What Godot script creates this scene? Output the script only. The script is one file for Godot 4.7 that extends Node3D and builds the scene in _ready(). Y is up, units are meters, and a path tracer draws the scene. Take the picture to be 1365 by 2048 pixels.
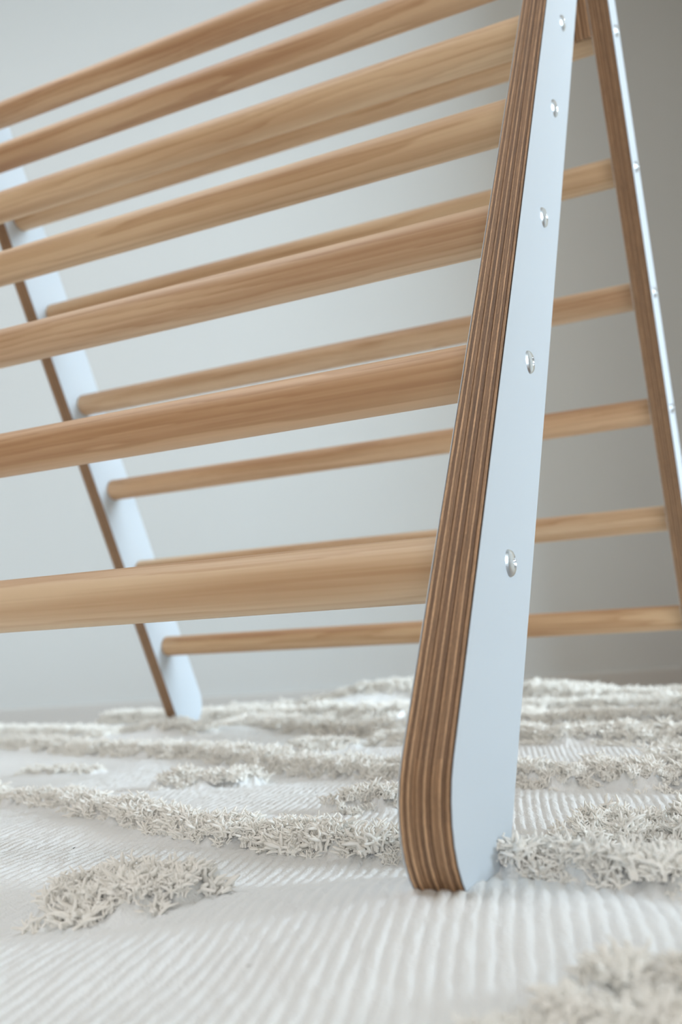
extends Node3D

# ---------------------------------------------------------------- constants
const ROOM_TURN := 0.4757                      # the room is turned against the climbing frame
const ROOM_AT := Vector3(-0.551, 0.0, -1.671)  # a point at the foot of the back wall
const RUG_TURN := 0.265                        # direction of the ribs of the rug
const RUNG_R := 0.015
const T := 0.0195                              # thickness of a side leg
const LEG_R := 0.0364                          # half the width of a side leg
const RIB := 0.0053                            # width of a rib of the weave
const SP := 0.12978                            # spacing of the rungs
const FOOT_S := -0.109

var noise_a := FastNoiseLite.new()
var noise_b := FastNoiseLite.new()
var M := {}
var swells: Array = []
var ridges: Array = []

# ---------------------------------------------------------------- mesh collector
class Shape:
	var v := PackedVector3Array()
	var n := PackedVector3Array()
	var uv := PackedVector2Array()
	var ix := PackedInt32Array()

	func add(p: Vector3, nn: Vector3, t := Vector2.ZERO) -> int:
		v.append(p); n.append(nn); uv.append(t)
		return v.size() - 1

	func tri(a: int, b: int, c: int) -> void:
		var nn := n[a] + n[b] + n[c]
		if (v[b] - v[a]).cross(v[c] - v[a]).dot(nn) > 0.0:
			ix.append(a); ix.append(c); ix.append(b)
		else:
			ix.append(a); ix.append(b); ix.append(c)

	func quad(a: int, b: int, c: int, d: int) -> void:
		tri(a, b, c); tri(a, c, d)

	func done(m: Material) -> ArrayMesh:
		var arr := []
		arr.resize(Mesh.ARRAY_MAX)
		arr[Mesh.ARRAY_VERTEX] = v
		arr[Mesh.ARRAY_NORMAL] = n
		arr[Mesh.ARRAY_TEX_UV] = uv
		arr[Mesh.ARRAY_INDEX] = ix
		var me := ArrayMesh.new()
		me.add_surface_from_arrays(Mesh.PRIMITIVE_TRIANGLES, arr)
		me.surface_set_material(0, m)
		return me

func put(called: String, me: Mesh, parent: Node3D) -> MeshInstance3D:
	var o := MeshInstance3D.new()
	o.name = called
	o.mesh = me
	parent.add_child(o, true)
	return o

func tag(o: Node, label: String, category := "", group := "", kind := "") -> void:
	o.set_meta("label", label)
	if category: o.set_meta("category", category)
	if group: o.set_meta("group", group)
	if kind: o.set_meta("kind", kind)

# room coordinates: a along the back wall, y up, b away from the back wall
func room(a: float, y: float, b: float) -> Vector3:
	return ROOM_AT + Basis(Vector3.UP, ROOM_TURN) * Vector3(a, y, b)

func room_box(called: String, a0: float, a1: float, y0: float, y1: float, b0: float, b1: float, m: Material, label: String, parent: Node3D = null) -> MeshInstance3D:
	var bm := BoxMesh.new()
	bm.size = Vector3(a1 - a0, y1 - y0, b1 - b0)
	bm.material = m
	var at := room((a0 + a1) / 2.0, (y0 + y1) / 2.0, (b0 + b1) / 2.0)
	var o: MeshInstance3D
	if parent == null:
		o = put(called, bm, self)
		o.set_meta("kind", "structure")
		o.set_meta("label", label)
		o.rotation.y = ROOM_TURN
		o.position = at
	else:
		o = put(called, bm, parent)
		o.transform = parent.transform.affine_inverse() * Transform3D(Basis(Vector3.UP, ROOM_TURN), at)
	return o

# ---------------------------------------------------------------- textures and materials
func wood_image(sd: int, early: Color, late: Color) -> ImageTexture:
	var rng := RandomNumberGenerator.new()
	rng.seed = sd
	var nz := FastNoiseLite.new()
	nz.seed = sd; nz.frequency = 1.0; nz.noise_type = FastNoiseLite.TYPE_SIMPLEX_SMOOTH; nz.fractal_type = FastNoiseLite.FRACTAL_NONE
	var w := 1024
	var h := 96
	var im := Image.create(w, h, false, Image.FORMAT_RGB8)
	var oa := rng.randf() * TAU
	var od := rng.randf_range(0.02, 0.06)
	var c0 := Vector2(cos(oa), sin(oa)) * od
	var gap := rng.randf_range(0.0045, 0.0075)
	var knot_x := rng.randf_range(0.1, 0.7)
	var knot_a := rng.randf() * TAU
	var out := 0.0
	for j in h:
		var an := TAU * j / h
		var p := Vector2(cos(an), sin(an)) * RUNG_R
		for i in w:
			var x := 0.8 * i / w
			var dk := Vector2((x - knot_x) / 0.035, wrapf(an - knot_a, -PI, PI) * RUNG_R / 0.006)
			var kn := exp(-dk.length_squared())
			var d := (p - c0).length() + 0.0045 * nz.get_noise_3d(x * 3.0, p.x * 40.0, p.y * 40.0) + 0.0012 * nz.get_noise_3d(x * 11.0, p.x * 160.0, p.y * 160.0) + 0.004 * kn
			var f := d / gap
			f = f - floorf(f)
			var lt := pow(f, 2.2) * (1.0 - smoothstep(0.9, 1.0, f))
			var streak := nz.get_noise_3d(x * 7.0, p.x * 900.0, p.y * 900.0)
			var broad := nz.get_noise_3d(x * 2.5 + 9.0, p.x * 50.0, p.y * 50.0)
			var c := early.lerp(late, clampf(lt * 0.6 + 0.18 * streak + 0.6 * broad + 0.2 + 0.5 * kn, 0.0, 1.0))
			im.set_pixel(i, j, c)
	im.generate_mipmaps()
	return ImageTexture.create_from_image(im)

func veneer_image(sd: int, base: Color, amount: float) -> ImageTexture:
	var nz := FastNoiseLite.new()
	nz.seed = sd; nz.frequency = 1.0; nz.fractal_type = FastNoiseLite.FRACTAL_NONE
	var im := Image.create(1024, 32, false, Image.FORMAT_RGB8)
	for j in 32:
		for i in 1024:
			var s := nz.get_noise_2d(i * 0.02, j * 0.45) * 0.6 + nz.get_noise_2d(i * 0.11 + 70.0, j * 0.9) * 0.5 + nz.get_noise_2d(i * 0.006, 5.0 + j * 0.1) * 0.5
			var k := 1.0 + amount * s
			im.set_pixel(i, j, Color(base.r * k, base.g * k, base.b * k))
	im.generate_mipmaps()
	return ImageTexture.create_from_image(im)

func mat(c: Color, rough: float) -> StandardMaterial3D:
	var m := StandardMaterial3D.new()
	m.albedo_color = c
	m.roughness = rough
	return m

func noise_bump(m: StandardMaterial3D, freq: float, depth: float, scale: float, sd: int) -> void:
	var nz := FastNoiseLite.new()
	nz.seed = sd; nz.frequency = freq
	var t := NoiseTexture2D.new()
	t.width = 512; t.height = 512; t.seamless = true; t.noise = nz
	m.heightmap_enabled = true
	m.heightmap_texture = t
	m.heightmap_scale = depth
	m.uv1_triplanar = true
	m.uv1_world_triplanar = true
	m.uv1_scale = Vector3.ONE * scale

func make_materials() -> void:
	var tones := [
		[Color(0.875, 0.751, 0.615), Color(0.731, 0.573, 0.432)],
		[Color(0.896, 0.782, 0.647), Color(0.762, 0.605, 0.454)],
		[Color(0.865, 0.730, 0.583), Color(0.700, 0.531, 0.389)],
		[Color(0.886, 0.762, 0.615), Color(0.731, 0.573, 0.422)],
		[Color(0.875, 0.730, 0.583), Color(0.721, 0.552, 0.400)],
		[Color(0.886, 0.751, 0.593), Color(0.711, 0.531, 0.378)],
		[Color(0.896, 0.773, 0.626), Color(0.752, 0.594, 0.443)]]
	for k in tones.size():
		var m := mat(Color.WHITE, 0.55)
		m.albedo_texture = wood_image(40 + k, tones[k][0], tones[k][1])
		m.resource_name = "pine dowel"
		M["pine%d" % k] = m
	var plies := [Color(0.77, 0.625, 0.485), Color(0.68, 0.54, 0.41), Color(0.49, 0.37, 0.27), Color(0.57, 0.44, 0.325)]
	for k in 4:
		var m := mat(Color.WHITE, 0.62)
		m.albedo_texture = veneer_image(70 + k, plies[k], 0.22)
		m.resource_name = "plywood veneer"
		M["ply%d" % k] = m
	M.glue = mat(Color(0.20, 0.14, 0.10), 0.7)
	M.white = mat(Color(0.805, 0.84, 0.87), 0.55)
	M.white.metallic_specular = 0.3
	M.steel = mat(Color(0.80, 0.82, 0.84), 0.28)
	M.steel.metallic = 1.0
	M.wall = mat(Color(0.768, 0.775, 0.768), 0.9)
	M.wall_beige = mat(Color(0.73, 0.68, 0.59), 0.9)  # beige dims and warms the light bounced from walls out of view
	M.ceiling = mat(Color(0.92, 0.92, 0.91), 0.95)
	M.trim = mat(Color(0.75, 0.745, 0.73), 0.6)
	M.floor = mat(Color(0.62, 0.50, 0.39), 0.6)
	M.weave = mat(Color(0.96, 0.968, 0.968), 1.0)
	noise_bump(M.weave, 0.12, 0.06, 9.0, 11)
	M.yarn = mat(Color(1.0, 0.99, 0.965), 1.0)
	M.yarn.metallic_specular = 0.1
	M.weave.metallic_specular = 0.1
	M.lint = mat(Color(0.35, 0.33, 0.30), 0.9)

# ---------------------------------------------------------------- climbing frame pieces
func outline(bottom: float, top: float, r: float, nc: float) -> Array:
	# [points (s, n), normals, running length] of a strip with two round ends
	var pts := PackedVector2Array()
	var nor := PackedVector2Array()
	for k in 17:
		var an := PI * k / 16.0
		var d := Vector2(-sin(an), cos(an))
		pts.append(Vector2(bottom, nc) + d * r); nor.append(d)
	for k in 17:
		var an := PI * k / 16.0
		var d := Vector2(sin(an), -cos(an))
		pts.append(Vector2(top, nc) + d * r); nor.append(d)
	pts.append(pts[0]); nor.append(nor[0])
	return [pts, nor]

func strip_plate(x0: float, x1: float, bottom: float, top: float, r: float, nc: float, m: Material, shift := 0.0) -> ArrayMesh:
	var o := outline(bottom, top, r, nc)
	var pts: PackedVector2Array = o[0]
	var nor: PackedVector2Array = o[1]
	var sh := Shape.new()
	var run := shift
	var before := Vector2i(-1, -1)
	for k in pts.size():
		if k: run += pts[k].distance_to(pts[k - 1])
		var nn := Vector3(0, nor[k].x, nor[k].y)
		var now := Vector2i(sh.add(Vector3(x0, pts[k].x, pts[k].y), nn, Vector2(run / 0.3, x0 / 0.004)), sh.add(Vector3(x1, pts[k].x, pts[k].y), nn, Vector2(run / 0.3, x1 / 0.004)))
		if k: sh.quad(before.x, before.y, now.y, now.x)
		before = now
	for side in 2:
		var x := x0 if side == 0 else x1
		var nn := Vector3(-1 if side == 0 else 1, 0, 0)
		var c := sh.add(Vector3(x, (bottom + top) / 2.0, nc), nn, Vector2.ZERO)
		var first := -1
		for k in pts.size():
			var at := sh.add(Vector3(x, pts[k].x, pts[k].y), nn, Vector2(pts[k].x, pts[k].y))
			if k: sh.tri(c, first, at)
			first = at
	return sh.done(m)

func screw_mesh() -> ArrayMesh:
	var r := 0.0062
	var hgt := 0.0027
	var sh := Shape.new()
	var rings := 14
	var segs := 40
	var grid := []
	for i in rings + 1:
		var row := PackedInt32Array()
		var q := r * float(i) / rings
		for j in segs:
			var an := TAU * j / segs
			var p := Vector2(cos(an), sin(an)) * q
			var x := hgt * sqrt(maxf(0.0, 1.0 - pow(q / r, 2.6)))
			var a := absf(p.x)
			var b := absf(p.y)
			if (a < 0.0007 and b < 0.0026) or (b < 0.0007 and a < 0.0026):
				x -= 0.0013
			row.append(sh.add(Vector3(x, p.x, p.y), Vector3(1, p.x * 60.0 * q / r, p.y * 60.0 * q / r).normalized() if i < rings else Vector3(0.1, p.x, p.y).normalized(), p * 100.0))
		grid.append(row)
	for i in rings:
		for j in segs:
			var j2 := (j + 1) % segs
			sh.quad(grid[i][j], grid[i + 1][j], grid[i + 1][j2], grid[i][j2])
	return sh.done(M.steel)

func rung_mesh(length: float, pine: String, turn: float) -> ArrayMesh:
	var sh := Shape.new()
	var segs := 36
	var prof := [[0.0, RUNG_R - 0.0014], [0.0014, RUNG_R], [length * 0.33, RUNG_R], [length * 0.66, RUNG_R], [length - 0.0014, RUNG_R], [length, RUNG_R - 0.0014]]
	var before := PackedInt32Array()
	for i in prof.size():
		var row := PackedInt32Array()
		var x: float = prof[i][0]
		var r: float = prof[i][1]
		for j in segs + 1:
			var an := TAU * j / segs
			var d := Vector3(0, cos(an), sin(an))
			var nn := d
			if i == 0: nn = (d + Vector3.LEFT).normalized()
			if i == prof.size() - 1: nn = (d + Vector3.RIGHT).normalized()
			row.append(sh.add(Vector3(x, 0, 0) + d * r, nn, Vector2(0.02 + x / 0.8, float(j) / segs + turn * 3.1)))
		if i:
			for j in segs:
				sh.quad(before[j], row[j], row[j + 1], before[j + 1])
		before = row
	for side in 2:
		var x := 0.0 if side == 0 else length
		var nn := Vector3.LEFT if side == 0 else Vector3.RIGHT
		var c := sh.add(Vector3(x, 0, 0), nn)
		var last := -1
		for j in segs + 1:
			var an := TAU * j / segs
			var at := sh.add(Vector3(x, cos(an) * (RUNG_R - 0.0014), sin(an) * (RUNG_R - 0.0014)), nn, Vector2(0.01 * cos(an), 0.01 * sin(an)))
			if j: sh.tri(c, last, at)
			last = at
	return sh.done(M[pine])

func build_climbing_frame() -> void:
	var root := Node3D.new()
	root.name = "climbing_frame"
	add_child(root)
	root.position = Vector3(0.00045, 0.02599, 0.0)
	root.rotation.z = -0.0225
	tag(root, "A-frame climbing triangle with white-faced plywood side legs and pine dowel rungs on the rug", "climbing frame")
	var fz := 0.55425
	var fy := 0.10908
	var ft := 0.54488
	var bz := -0.23681
	var bt := 0.51398
	var top := 6.0 * SP
	# plies of one leg, from the inner face to the outer face: tone and share of the thickness
	var tones := [0, 2, 0, 3, 1, 2, 0, 2, 1, 3, 0, 2, 1]
	var share := [0.9, 1.0, 0.8, 1.35, 0.9, 1.1, 0.75, 1.25, 0.8, 1.2, 0.7, 1.0, 1.1]
	var total := 0.0
	for s in share: total += s
	var face := 0.0003
	var screw := screw_mesh()
	var nc := [0.0012, -0.0039]
	var shapes := []
	for side in 2:
		var list := []
		var x := -T + face + 0.0002
		for k in tones.size():
			var w: float = share[k] / total * (T - 2.0 * face - 0.0009)
			list.append(strip_plate(x + 0.00009, x + w - 0.00009, FOOT_S, top, LEG_R - 0.00012 * float((k * 7 + 3) % 4), nc[side], M["ply%d" % tones[k]], k * 0.137))
			x += w
		shapes.append({"core": strip_plate(-T + face, -face, FOOT_S, top, LEG_R - 0.0007, nc[side], M.glue), "plies": list,
			"inner": strip_plate(-T, -T + face, FOOT_S, top, LEG_R - 0.0001, nc[side], M.white), "outer": strip_plate(-face, 0.0, FOOT_S, top, LEG_R - 0.0001, nc[side], M.white)})
	# x of the outer edge of the plate, front or back, near or far
	for spec in [[0.0, 0, true], [0.01887, 1, true], [-0.7805, 0, false], [-0.7586, 1, false]]:
		var side: int = spec[1]
		var leg := put("side_leg", shapes[side].core, root)
		leg.position = Vector3(spec[0], fy, fz if side == 0 else bz)
		leg.rotation.x = -ft if side == 0 else bt
		for ply in shapes[side].plies:
			put("ply_layer", ply, leg)
		for key in ["inner", "outer"]:
			put("white_face", shapes[side][key], leg).set_meta("label", "white laminate face")
		if spec[2]:
			for k in 6 if side == 0 else 7:
				var sc := put("screw", screw, leg)
				sc.set_meta("label", "domed steel screw")
				sc.position = Vector3(0, SP * k, 0)
				sc.rotation.x = 0.35 + k * 1.1
	# spacer of plywood on the inside of the rear leg, under the apex
	var spacer := put("spacer_block", block_mesh(-T + 0.0006, -0.0012, 0.648, 0.76, 0.0165, 0.0331), root)
	spacer.position = Vector3(0, fy, bz)
	spacer.rotation.x = bt
	spacer.set_meta("label", "short plywood spacer under the apex")
	# rungs
	var n := 0
	for side in 2:
		var x0 := -0.7805 if side == 0 else -0.7586
		var x1 := -T if side == 0 else -0.0006
		for k in 6:
			var rung := put("rung", rung_mesh(x1 - x0, "pine%d" % ((n * 3 + 1) % 7), n * 0.173), root)
			var s := SP * k
			rung.position = Vector3(x0, fy + s * cos(ft if side == 0 else bt), (fz - s * sin(ft)) if side == 0 else (bz + s * sin(bt)))
			rung.rotation.x = n * 1.9
			n += 1
	var apex := put("rung", rung_mesh(0.7586 - T, "pine2", 0.4), root)
	apex.position = Vector3(-0.7586, 0.781, 0.1483)
	apex.rotation.x = 2.0

func block_mesh(x0: float, x1: float, s0: float, s1: float, n0: float, n1: float) -> ArrayMesh:
	# layered block: plies side by side across x
	var me := ArrayMesh.new()
	for k in 9:
		var a := lerpf(x0, x1, k / 9.0)
		var b := lerpf(x0, x1, (k + 0.94) / 9.0)
		var st := SurfaceTool.new()
		st.begin(Mesh.PRIMITIVE_TRIANGLES)
		var bm := BoxMesh.new()
		bm.size = Vector3(b - a, s1 - s0, n1 - n0 - 0.0004 * (k % 3))
		st.append_from(bm, 0, Transform3D(Basis(), Vector3((a + b) / 2.0, (s0 + s1) / 2.0, (n0 + n1) / 2.0)))
		st.commit(me)
		me.surface_set_material(k, M["ply%d" % [0, 2, 1, 3][k % 4]])
	return me

# ---------------------------------------------------------------- rug
func rug_uv(x: float, z: float) -> Vector2:
	var dx := x - 0.1068
	var dz := z - 0.9482
	return Vector2(dx * cos(RUG_TURN) - dz * sin(RUG_TURN), -dx * sin(RUG_TURN) - dz * cos(RUG_TURN))

func rug_xz(u: float, v: float) -> Vector2:
	return Vector2(0.1068 + u * cos(RUG_TURN) - v * sin(RUG_TURN), 0.9482 - u * sin(RUG_TURN) - v * cos(RUG_TURN))

func cloth_height(x: float, z: float) -> float:
	var y := 0.006 + 0.0035 * noise_a.get_noise_2d(x * 3.0, z * 3.0) + 0.0016 * noise_a.get_noise_2d(x * 9.0 + 40.0, z * 9.0)
	for s in swells:
		var d: Vector2 = Vector2(x - s[0], z - s[1]).rotated(s[4])
		var q: float = d.x * d.x / (s[2] * s[2]) + d.y * d.y / (s[3] * s[3])
		if q < 9.0:
			y += s[5] * exp(-q)
	return maxf(y, 0.003)

func ridge_height(p: Vector2) -> float:
	var y := 0.0
	for r in ridges:
		var box: Rect2 = r[3]
		if not box.has_point(p): continue
		var best := 9.0
		var line: PackedVector2Array = r[0]
		for k in line.size() - 1:
			best = minf(best, p.distance_to(Geometry2D.get_closest_point_to_segment(p, line[k], line[k + 1])))
		var w: float = r[1]
		if best > w * 1.3: continue
		best += w * 0.38 * noise_b.get_noise_2d(p.x * 34.0, p.y * 34.0)
		y = maxf(y, r[2] * (1.0 - smoothstep(0.55, 1.0, best / w)))
	if y > 0.0:
		y *= 1.0 + 0.40 * noise_b.get_noise_2d(p.x * 75.0, p.y * 75.0) + 0.22 * noise_b.get_noise_2d(p.x * 190.0, p.y * 190.0)
	return y

func build_rug() -> void:
	var root := Node3D.new()
	root.name = "rug"
	add_child(root)
	tag(root, "cream ribbed cotton rug with raised shaggy tufted bands covering the floor", "rug")
	var us := PackedFloat32Array()
	var u := -1.95
	while u < 0.58:
		us.append(u)
		u += RIB / 6.0 if u > -0.45 and u < 0.40 else 0.016
	var vs := PackedFloat32Array()
	var v := -0.35
	while v < 2.24:
		vs.append(v)
		v += 0.05 if v < 0.1 else 0.0065 if v < 0.9 else 0.012
	var w := us.size()
	var hs := PackedVector3Array()
	for vv in vs:
		for uu in us:
			var p := rug_xz(uu, vv)
			var rh := ridge_height(p)
			var y := cloth_height(p.x, p.y) + rh
			var fade := smoothstep(-0.46, -0.40, uu) * (1.0 - smoothstep(0.34, 0.40, uu))
			if fade > 0.0:
				var wob := 0.0012 * noise_b.get_noise_2d(uu * 8.0, vv * 8.0)
				var ph := fposmod((uu + wob) / RIB, 1.0)
				var knit := 1.0 + 0.28 * noise_b.get_noise_2d(floorf((uu + wob) / RIB) * 31.0, vv * 260.0)
				y += fade * 0.00125 * knit * (1.0 - smoothstep(0.0008, 0.003, rh)) * sqrt(maxf(0.0, sin(PI * ph)))
			y += 0.00035 * noise_b.get_noise_2d(uu * 330.0, vv * 330.0)
			hs.append(Vector3(p.x, y, p.y))
	var st := Shape.new()
	st.v = hs
	st.n.resize(hs.size())
	st.uv.resize(hs.size())
	var rows := vs.size()
	for j in rows:
		for i in w:
			var at := j * w + i
			var du := hs[at + (1 if i < w - 1 else 0)] - hs[at - (1 if i > 0 else 0)]
			var dv := hs[at + (w if j < rows - 1 else 0)] - hs[at - (w if j > 0 else 0)]
			st.n[at] = du.cross(dv).normalized()
			st.uv[at] = Vector2(us[i], vs[j])
	var ix := PackedInt32Array()
	ix.resize((rows - 1) * (w - 1) * 6)
	var k := 0
	for j in rows - 1:
		for i in w - 1:
			var a := j * w + i
			ix[k] = a; ix[k + 1] = a + w; ix[k + 2] = a + 1
			ix[k + 3] = a + 1; ix[k + 4] = a + w; ix[k + 5] = a + w + 1
			k += 6
	# hem: the four edges go down to the floor
	var rim := PackedInt32Array()
	for i in w: rim.append(i)
	for j in range(1, rows): rim.append(j * w + w - 1)
	for i in range(w - 2, -1, -1): rim.append((rows - 1) * w + i)
	for j in range(rows - 2, -1, -1): rim.append(j * w)
	st.ix = ix
	var mid := rug_xz(-0.45, 0.9)
	var last := Vector2i(-1, -1)
	for at in rim:
		var p := hs[at]
		var nn := Vector3(p.x - mid.x, 0, p.z - mid.y).normalized()
		var now := Vector2i(st.add(p, nn), st.add(Vector3(p.x, 0.0005, p.z), nn))
		if last.x >= 0: st.quad(last.x, last.y, now.y, now.x)
		last = now
	put("woven_base", st.done(M.weave), root).set_meta("label", "flat ribbed cream weave")
	# shaggy bands
	var clumps := [clump_mesh(1), clump_mesh(2), clump_mesh(3)]
	var rng := RandomNumberGenerator.new()
	rng.seed = 77
	for r in ridges:
		tuft_band(root, r, clumps, rng)

func clump_mesh(sd: int) -> ArrayMesh:
	# a pinch of cut yarn ends, 5 to 9 mm long, drooping every way
	var rng := RandomNumberGenerator.new()
	rng.seed = sd * 91
	var sh := Shape.new()
	for q in 26:
		var base := Vector3(rng.randf_range(-0.004, 0.004), -0.001, rng.randf_range(-0.004, 0.004))
		var len := rng.randf_range(0.0055, 0.0110)
		var an := rng.randf() * TAU
		var out := Vector3(cos(an), 0, sin(an))
		var across := out.cross(Vector3.UP)
		var bend := rng.randf_range(0.2, 1.2)
		var r0 := rng.randf_range(0.00045, 0.0008)
		var pts: Array[Vector3] = []
		for i in 6:
			var t := i / 5.0
			var wig := Vector3(rng.randf_range(-1, 1), 0, rng.randf_range(-1, 1)) * 0.0014 * t
			pts.append(base + Vector3.UP * len * (t - bend * 0.40 * t * t) + out * len * bend * 0.70 * t * t + wig)
		var before := PackedInt32Array()
		for i in 6:
			var along := (pts[mini(i + 1, 5)] - pts[maxi(i - 1, 0)]).normalized()
			var side := along.cross(across).normalized()
			var over := side.cross(along)
			var r := r0 * (1.0 + 0.15 * sin(i * 2.1 + q)) * (1.0 if i < 5 else 0.55)
			var row := PackedInt32Array()
			for j in 5:
				var d := over * cos(TAU * j / 5.0) + side * sin(TAU * j / 5.0)
				row.append(sh.add(pts[i] + d * r, d if i < 5 else (d + along * 0.7).normalized()))
			if i:
				for j in 5:
					sh.quad(before[j], row[j], row[(j + 1) % 5], before[(j + 1) % 5])
			if i == 5:
				var tip := sh.add(pts[5] + along * r * 0.5, along)
				for j in 5: sh.tri(tip, row[j], row[(j + 1) % 5])
			before = row
	return sh.done(M.yarn)

func tuft_band(root: Node3D, r: Array, clumps: Array, rng: RandomNumberGenerator) -> void:
	var line: PackedVector2Array = r[0]
	var wide: float = r[1]
	var length := 0.0
	for k in line.size() - 1: length += line[k].distance_to(line[k + 1])
	var mid := line[line.size() / 2]
	var dist := mid.distance_to(Vector2(0.107, 0.948))
	var step := clampf(0.0032 + 0.0016 * dist, 0.0036, 0.0062)
	var count := int(length * wide * 2.0 / (step * step)) + 8
	var mm := MultiMesh.new()
	mm.transform_format = MultiMesh.TRANSFORM_3D
	mm.mesh = clumps[int(length * 1000.0) % 3]
	mm.instance_count = count
	for i in count:
		var want := rng.randf() * length
		var p := line[0]
		var dir := Vector2.RIGHT
		for k in line.size() - 1:
			var d := line[k].distance_to(line[k + 1])
			dir = (line[k + 1] - line[k]) / maxf(d, 0.0001)
			if want <= d or k == line.size() - 2:
				p = line[k] + dir * minf(want, d)
				break
			want -= d
		var swell := 0.97 - 0.38 * noise_b.get_noise_2d(p.x * 34.0, p.y * 34.0)
		var off := rng.randf_range(-1, 1) * wide * swell
		p += dir.orthogonal() * off + dir * rng.randf_range(-0.8, 0.8) * wide
		var y := cloth_height(p.x, p.y) + ridge_height(p) - 0.0005
		var size: float = r[4] * rng.randf_range(0.75, 1.2) * clampf(0.85 + 0.7 * noise_b.get_noise_2d(p.x * 60.0 + 9.0, p.y * 60.0), 0.55, 1.35)
		var tilt := Basis(Vector3(rng.randf_range(-1, 1), 0, rng.randf_range(-1, 1)).normalized(), rng.randf_range(0.0, 0.45))
		mm.set_instance_transform(i, Transform3D(tilt * Basis(Vector3.UP, rng.randf() * TAU).scaled(Vector3.ONE * size), Vector3(p.x, y, p.y)))
	var o := MultiMeshInstance3D.new()
	o.name = "tufted_patch" if length < 0.12 else "tufted_band"
	o.multimesh = mm
	o.set_meta("kind", "stuff")
	o.set_meta("label", "shaggy raised cream pile")
	root.add_child(o, true)

func build_lint() -> void:
	var spots := [[Vector2(-0.262, 0.533), "tiny dark curled lint fibre on the flat weave left of the shaggy patch"], [Vector2(-0.221, 0.318), "tiny dark lint fibre lying between the long shaggy bands near the middle"], [Vector2(-0.046, 0.702), "tiny dark lint fibre on the ribbed weave in front of the shaggy patch"]]
	for k in spots.size():
		var p: Vector2 = spots[k][0]
		var sh := Shape.new()
		var before := PackedInt32Array()
		for i in 7:
			var t := i / 6.0
			var c := Vector3(0.0022 * sin(t * 4.0 + k), 0.0004 + 0.0016 * sin(t * PI), 0.0045 * (t - 0.5))
			var row := PackedInt32Array()
			for j in 5:
				var d := Vector3(cos(TAU * j / 5.0), sin(TAU * j / 5.0), 0)
				row.append(sh.add(c + d * 0.0003 * (1.2 - t), d))
			if i:
				for j in 5: sh.quad(before[j], row[j], row[(j + 1) % 5], before[(j + 1) % 5])
			before = row
		var o := put("lint", sh.done(M.lint), self)
		o.position = Vector3(p.x, cloth_height(p.x, p.y) + 0.0011, p.y)
		o.rotation.y = 0.7 + k * 0.9
		o.scale = Vector3.ONE * [0.55, 0.6, 0.3][k]
		tag(o, spots[k][1], "lint", "lint fibres on the rug")

func band(pts: Array, wide: float, rise := 0.004, tall := 1.0, push := 0.014) -> void:
	# pts: the front edge of the pile on the cloth; the middle of the band lies a little behind it
	var line := PackedVector2Array()
	var box := Rect2()
	for k in pts.size():
		var p := Vector2(pts[k][0], pts[k][1])
		p += (p - Vector2(0.107, 0.948)).normalized() * push
		line.append(p)
		box = Rect2(p, Vector2.ZERO) if k == 0 else box.expand(p)
	ridges.append([line, wide, rise, box.grow(wide * 1.4), tall])

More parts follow.
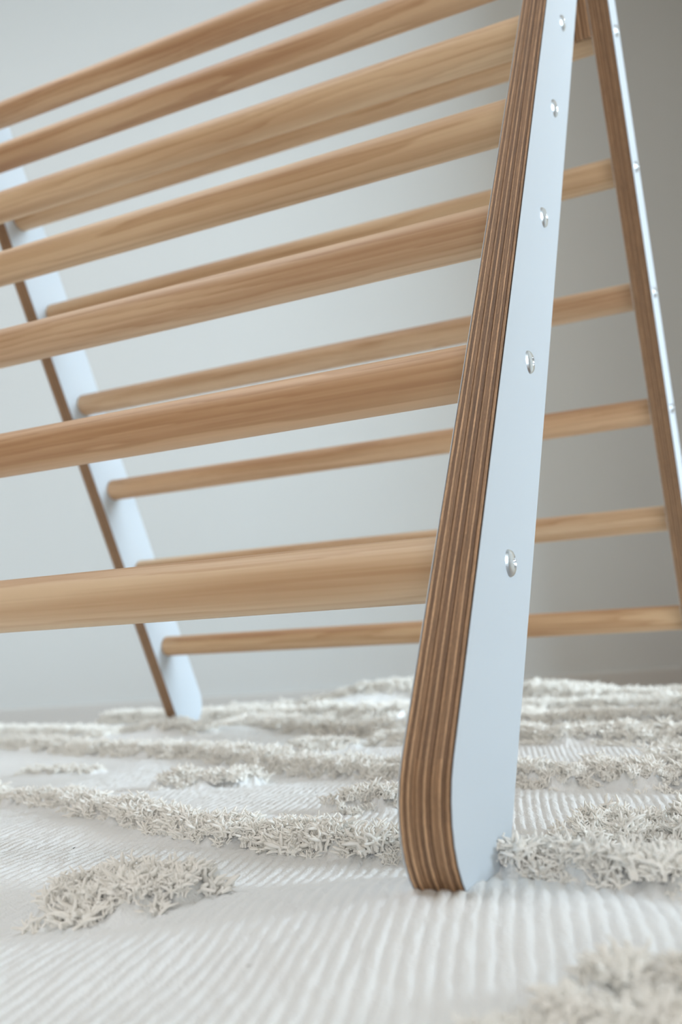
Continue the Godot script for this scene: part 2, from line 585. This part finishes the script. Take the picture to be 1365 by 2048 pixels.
func plan_rug() -> void:
	# swells of the cloth: x, z, half sizes, turn, height
	swells = [
		[0.01, 0.640, 0.09, 0.06, 0.0, 0.0135],
		[-0.76, -0.27, 0.18, 0.09, 0.3, 0.022],
		[-0.80, 0.62, 0.12, 0.12, 0.0, 0.012],
		[-0.68, -1.05, 0.30, 0.10, 0.35, 0.044],
		[-0.35, -1.00, 0.22, 0.10, 0.2, 0.020],
		[0.03, -0.72, 0.08, 0.12, 0.2, 0.036],
		[-0.22, -0.42, 0.30, 0.07, 0.1, 0.008],
		[-0.10, -0.02, 0.30, 0.06, 0.1, 0.006]]
	band([[-0.146, 0.668], [-0.122, 0.656], [-0.124, 0.634], [-0.120, 0.618]], 0.014, 0.0074, 1.0, 0.012)
	band([[-0.160, 0.642], [-0.146, 0.622]], 0.012, 0.0074, 0.9)
	band([[-0.60, 0.335], [-0.475, 0.378], [-0.381, 0.402], [-0.272, 0.467], [-0.181, 0.514], [-0.111, 0.533], [-0.040, 0.560]], 0.0125, 0.0065, 0.92, 0.014)
	band([[-1.30, -0.30], [-1.061, -0.197], [-0.722, -0.048], [-0.481, 0.056], [-0.27, 0.215], [-0.160, 0.25]], 0.021, 0.0086, 1.1, 0.02)
	band([[-0.640, 0.183], [-0.555, 0.175]], 0.014, 0.0035, 0.75)
	band([[-0.375, 0.298], [-0.310, 0.266]], 0.016, 0.0077, 0.95)
	band([[-0.150, 0.424], [-0.112, 0.411]], 0.015, 0.0077, 0.95)
	band([[-0.392, 0.024], [-0.340, 0.0]], 0.017, 0.0077, 1.0)
	band([[-0.800, -0.480], [-0.626, -0.317], [-0.46, -0.236], [-0.36, -0.20]], 0.03, 0.0098, 1.2, 0.03)
	band([[-0.86, -0.385], [-0.80, -0.431]], 0.018, 0.0077, 1.1)
	band([[-0.010, 0.604], [0.014, 0.596], [0.041, 0.610], [0.11, 0.622]], 0.013, 0.0077, 0.85, 0.012)
	band([[0.010, 0.489], [0.027, 0.480], [0.053, 0.484], [0.10, 0.49]], 0.016, 0.0077, 0.9)
	band([[0.012, 0.552], [0.030, 0.527], [0.070, 0.520], [0.11, 0.525]], 0.016, 0.0077, 0.85)
	band([[-0.15, 0.27], [-0.081, 0.278], [-0.041, 0.312], [-0.009, 0.288], [0.02, 0.333], [0.09, 0.322]], 0.018, 0.0092, 0.85, 0.016)
	band([[0.008, 0.211], [0.06, 0.195]], 0.016, 0.0080, 0.9)
	band([[-0.30, -0.02], [-0.155, -0.008], [-0.09, 0.019], [-0.038, 0.022], [0.06, 0.024]], 0.026, 0.0098, 0.95, 0.024)
	band([[-0.42, -0.40], [-0.239, -0.34], [-0.134, -0.257], [-0.091, -0.298], [0.02, -0.245]], 0.032, 0.0104, 1.0, 0.03)
	band([[0.046, 0.754], [0.057, 0.738], [0.074, 0.734], [0.11, 0.734]], 0.010, 0.0074, 0.8, 0.008)
	band([[0.056, 0.716], [0.10, 0.712]], 0.009, 0.0074, 0.75, 0.008)
	band([[-0.87, -0.290], [-0.78, -0.250], [-0.68, -0.225]], 0.018, 0.007, 1.1, 0.012)
	# far rows, between the frame and the wall
	band([[-1.75, -0.80], [-1.40, -0.62], [-1.10, -0.46], [-0.95, -0.36]], 0.03, 0.0086, 1.2)
	band([[-1.95, -0.62], [-1.55, -0.45], [-1.30, -0.36]], 0.026, 0.0086, 1.2)
	band([[-1.45, -0.95], [-1.10, -0.78], [-0.80, -0.70], [-0.52, -0.62]], 0.03, 0.0156, 1.74)
	band([[-0.62, -0.78], [-0.42, -0.66], [-0.22, -0.64], [-0.02, -0.52], [0.10, -0.52]], 0.034, 0.0127, 1.27)
	band([[-0.95, -1.06], [-0.72, -1.04], [-0.55, -1.0], [-0.36, -0.98], [-0.12, -0.86]], 0.05, 0.0120, 1.62)
	band([[-0.10, -0.66], [0.0, -0.60], [0.08, -0.58]], 0.05, 0.0120, 1.62)
	band([[-1.20, -1.12], [-1.0, -1.06]], 0.03, 0.0146, 1.59)

# ---------------------------------------------------------------- room
func build_room() -> void:
	var lw := -3.4
	var rw := 5.6
	var depth := 7.0
	room_box("floor", lw - 0.2, rw + 0.2, -0.12, 0.0, -0.2, depth + 0.2, M.floor, "light brown wooden floor under the rug")
	var ce := shell("ceiling", "plain white ceiling with an opening for an unseen overhead light, above the view")
	wall_panels(ce, M.ceiling, lw - 0.2, rw + 0.2, HIGH, HIGH + 0.12, -0.2, depth + 0.2, 1, OVERHEAD_A0, OVERHEAD_A1, OVERHEAD_B0, OVERHEAD_B1)
	room_box("wall_back", lw - 0.2, rw + 0.2, 0.0, HIGH, -0.2, 0.0, M.wall, "plain pale wall behind the climbing frame")
	room_box("wall_left", lw - 0.2, lw, 0.0, HIGH, 0.0, depth, M.wall_beige, "plain beige side wall, out of view to the left")
	var wf := shell("wall_front", "plain beige wall with an opening for an added fill light, behind the viewer")
	room_box("slab", lw - 0.2, FRONT_A0, 0.0, HIGH, depth, depth + 0.2, M.wall_beige, "", wf)
	room_box("slab", FRONT_A1, rw + 0.2, 0.0, HIGH, depth, depth + 0.2, M.wall_beige, "", wf)
	room_box("slab", FRONT_A0, FRONT_A1, 0.0, FRONT_Y0, depth, depth + 0.2, M.wall_beige, "", wf)
	room_box("slab", FRONT_A0, FRONT_A1, FRONT_Y1, HIGH, depth, depth + 0.2, M.wall_beige, "", wf)
	var wr := shell("wall_right", "plain pale side wall with a wide window, out of view to the right, placed to light the white leg faces and back wall")
	wall_panels(wr, M.wall, rw, rw + 0.2, 0.0, HIGH, 0.0, depth, 2, WIN_B0, WIN_B1, WIN_Y0, WIN_Y1)
	# unseen pier, placed to shade the right part of the back wall
	room_box("unseen_wall_pier", PIER_A, PIER_A + 0.5, 0.0, HIGH, 0.0, PIER_B, M.wall_beige, "unseen beige pier out of view to the right, placed to shade the right part of the back wall")
	room_box("unseen_partition", 1.5, 1.65, 0.0, HIGH, 2.9, depth, M.wall_beige, "unseen beige partition beside the viewer, out of view to the right, placed to shade the near leg")  # unseen, placed to keep window light off the near leg and rug
	# baseboard with a rounded top
	var sh := Shape.new()
	var prof := [Vector2(0.0, 0.013), Vector2(0.049, 0.013), Vector2(0.0535, 0.0115), Vector2(0.0565, 0.008), Vector2(0.0575, 0.004), Vector2(0.0575, 0.0)]
	for k in prof.size() - 1:
		var d: Vector2 = prof[k + 1] - prof[k]
		var nn := Vector3(0, -d.y, d.x).normalized()
		var q: Array = [sh.add(Vector3(lw, prof[k].x, prof[k].y), nn), sh.add(Vector3(PIER_A, prof[k].x, prof[k].y), nn), sh.add(Vector3(PIER_A, prof[k + 1].x, prof[k + 1].y), nn), sh.add(Vector3(lw, prof[k + 1].x, prof[k + 1].y), nn)]
		sh.quad(q[0], q[1], q[2], q[3])
	var bb := put("baseboard_back", sh.done(M.trim), self)
	bb.position = ROOM_AT
	bb.rotation.y = ROOM_TURN
	tag(bb, "low pale baseboard along the back wall", "", "", "structure")

func shell(called: String, label: String) -> Node3D:
	var o := Node3D.new()
	o.name = called
	add_child(o)
	tag(o, label, "", "", "structure")
	return o

# four slabs round an opening; across says which axis the slab is thin along (1: y, 2: a)
func wall_panels(o: Node3D, m: Material, a0: float, a1: float, y0: float, y1: float, b0: float, b1: float, across: int, h0: float, h1: float, k0: float, k1: float) -> void:
	if across == 1:
		room_box("slab", a0, h0, y0, y1, b0, b1, m, "", o)
		room_box("slab", h1, a1, y0, y1, b0, b1, m, "", o)
		room_box("slab", h0, h1, y0, y1, b0, k0, m, "", o)
		room_box("slab", h0, h1, y0, y1, k1, b1, m, "", o)
	else:
		room_box("slab", a0, a1, y0, y1, b0, h0, m, "", o)
		room_box("slab", a0, a1, y0, y1, h1, b1, m, "", o)
		room_box("slab", a0, a1, y0, k0, h0, h1, m, "", o)
		room_box("slab", a0, a1, k1, y1, h0, h1, m, "", o)

func area_light(at: Vector3, towards: Vector3, size: Vector2, energy: float, c: Color, called: String) -> void:
	var l := AreaLight3D.new()
	l.name = called
	l.area_size = size
	l.light_energy = energy
	l.light_color = c
	l.shadow_enabled = true
	l.area_range = 12.0
	l.area_attenuation = 2.0
	add_child(l)
	l.look_at_from_position(at, towards, Vector3.UP if absf((towards - at).normalized().y) < 0.95 else Basis(Vector3.UP, ROOM_TURN) * Vector3.FORWARD)

# openings for the out-of-view lights, and the unseen pier, in room coordinates
const HIGH := 2.5
const WIN_B0 := 3.15
const WIN_B1 := 6.65
const WIN_Y0 := 1.05
const WIN_Y1 := 2.3
const FRONT_A0 := -2.5
const FRONT_A1 := 0.7
const FRONT_Y0 := 0.4
const FRONT_Y1 := 2.2
const OVERHEAD_A0 := -2.3
const OVERHEAD_A1 := -1.1
const OVERHEAD_B0 := 1.2
const OVERHEAD_B1 := 2.2
const PIER_A := 0.72
const PIER_B := 0.74

func _ready() -> void:
	# camera
	var cam := Camera3D.new()
	cam.name = "camera"
	add_child(cam)
	cam.fov = 58.11
	cam.near = 0.02
	cam.far = 60.0
	var lens := CameraAttributesPhysical.new()
	lens.frustum_focal_length = 21.6
	lens.frustum_focus_distance = 0.46
	lens.frustum_near = 0.02
	lens.frustum_far = 60.0
	lens.exposure_aperture = 6.2
	cam.attributes = lens
	cam.fov = 58.11
	cam.transform = Transform3D(Basis(Vector3(0.9004079, -0.06056867, -0.43080977), Vector3(0.1291186, 0.98284708, 0.13168148), Vector3(0.41544435, -0.1741926, 0.89278381)).orthonormalized(), Vector3(0.106836, 0.091415, 0.94821))
	cam.current = true
	# sky, exposure
	var we := WorldEnvironment.new()
	we.name = "world"
	var env := Environment.new()
	env.background_mode = Environment.BG_SKY
	var sky := Sky.new()
	var sm := ProceduralSkyMaterial.new()
	sm.sky_top_color = Color(0.55, 0.68, 0.85)
	sm.sky_horizon_color = Color(0.82, 0.87, 0.92)
	sm.ground_horizon_color = Color(0.6, 0.6, 0.58)
	sm.ground_bottom_color = Color(0.4, 0.4, 0.38)
	sky.sky_material = sm
	env.sky = sky
	env.tonemap_mode = Environment.TONE_MAPPER_LINEAR
	env.tonemap_exposure = 0.43
	env.sdfgi_enabled = true
	env.ssao_enabled = true
	env.ssil_enabled = true
	we.environment = env
	add_child(we)
	# lights out of view: right window, overhead opening, added fill behind the viewer
	var win := Vector2((WIN_B0 + WIN_B1) / 2.0, (WIN_Y0 + WIN_Y1) / 2.0)
	area_light(room(5.7, win.y, win.x), room(0.0, win.y, win.x), Vector2(WIN_B1 - WIN_B0, WIN_Y1 - WIN_Y0), 185.0, Color(0.86, 0.94, 1.0), "unseen_window_daylight")  # out of view, placed to light the white leg faces and left back wall
	area_light(room((OVERHEAD_A0 + OVERHEAD_A1) / 2.0, HIGH + 0.06, (OVERHEAD_B0 + OVERHEAD_B1) / 2.0), room((OVERHEAD_A0 + OVERHEAD_A1) / 2.0, 0.0, (OVERHEAD_B0 + OVERHEAD_B1) / 2.0 + 0.001), Vector2(OVERHEAD_A1 - OVERHEAD_A0, OVERHEAD_B1 - OVERHEAD_B0), 5.8, Color(0.96, 0.98, 1.0), "unseen_overhead_light")  # unseen overhead light, placed to brighten the rug and back wall
	var front := Vector2((FRONT_A0 + FRONT_A1) / 2.0, (FRONT_Y0 + FRONT_Y1) / 2.0)
	area_light(room(front.x, front.y, 7.1), room(front.x, front.y, 0.0), Vector2(FRONT_A1 - FRONT_A0, FRONT_Y1 - FRONT_Y0), 17.0, Color(0.985, 0.985, 0.985), "added_front_fill")  # added fill, brightens the fronts of rungs, plies and pile
	noise_a.seed = 5
	noise_a.frequency = 1.0
	noise_b.seed = 8
	noise_b.frequency = 1.0
	noise_b.fractal_type = FastNoiseLite.FRACTAL_NONE
	make_materials()
	build_room()
	plan_rug()
	build_climbing_frame()
	build_rug()
	build_lint()
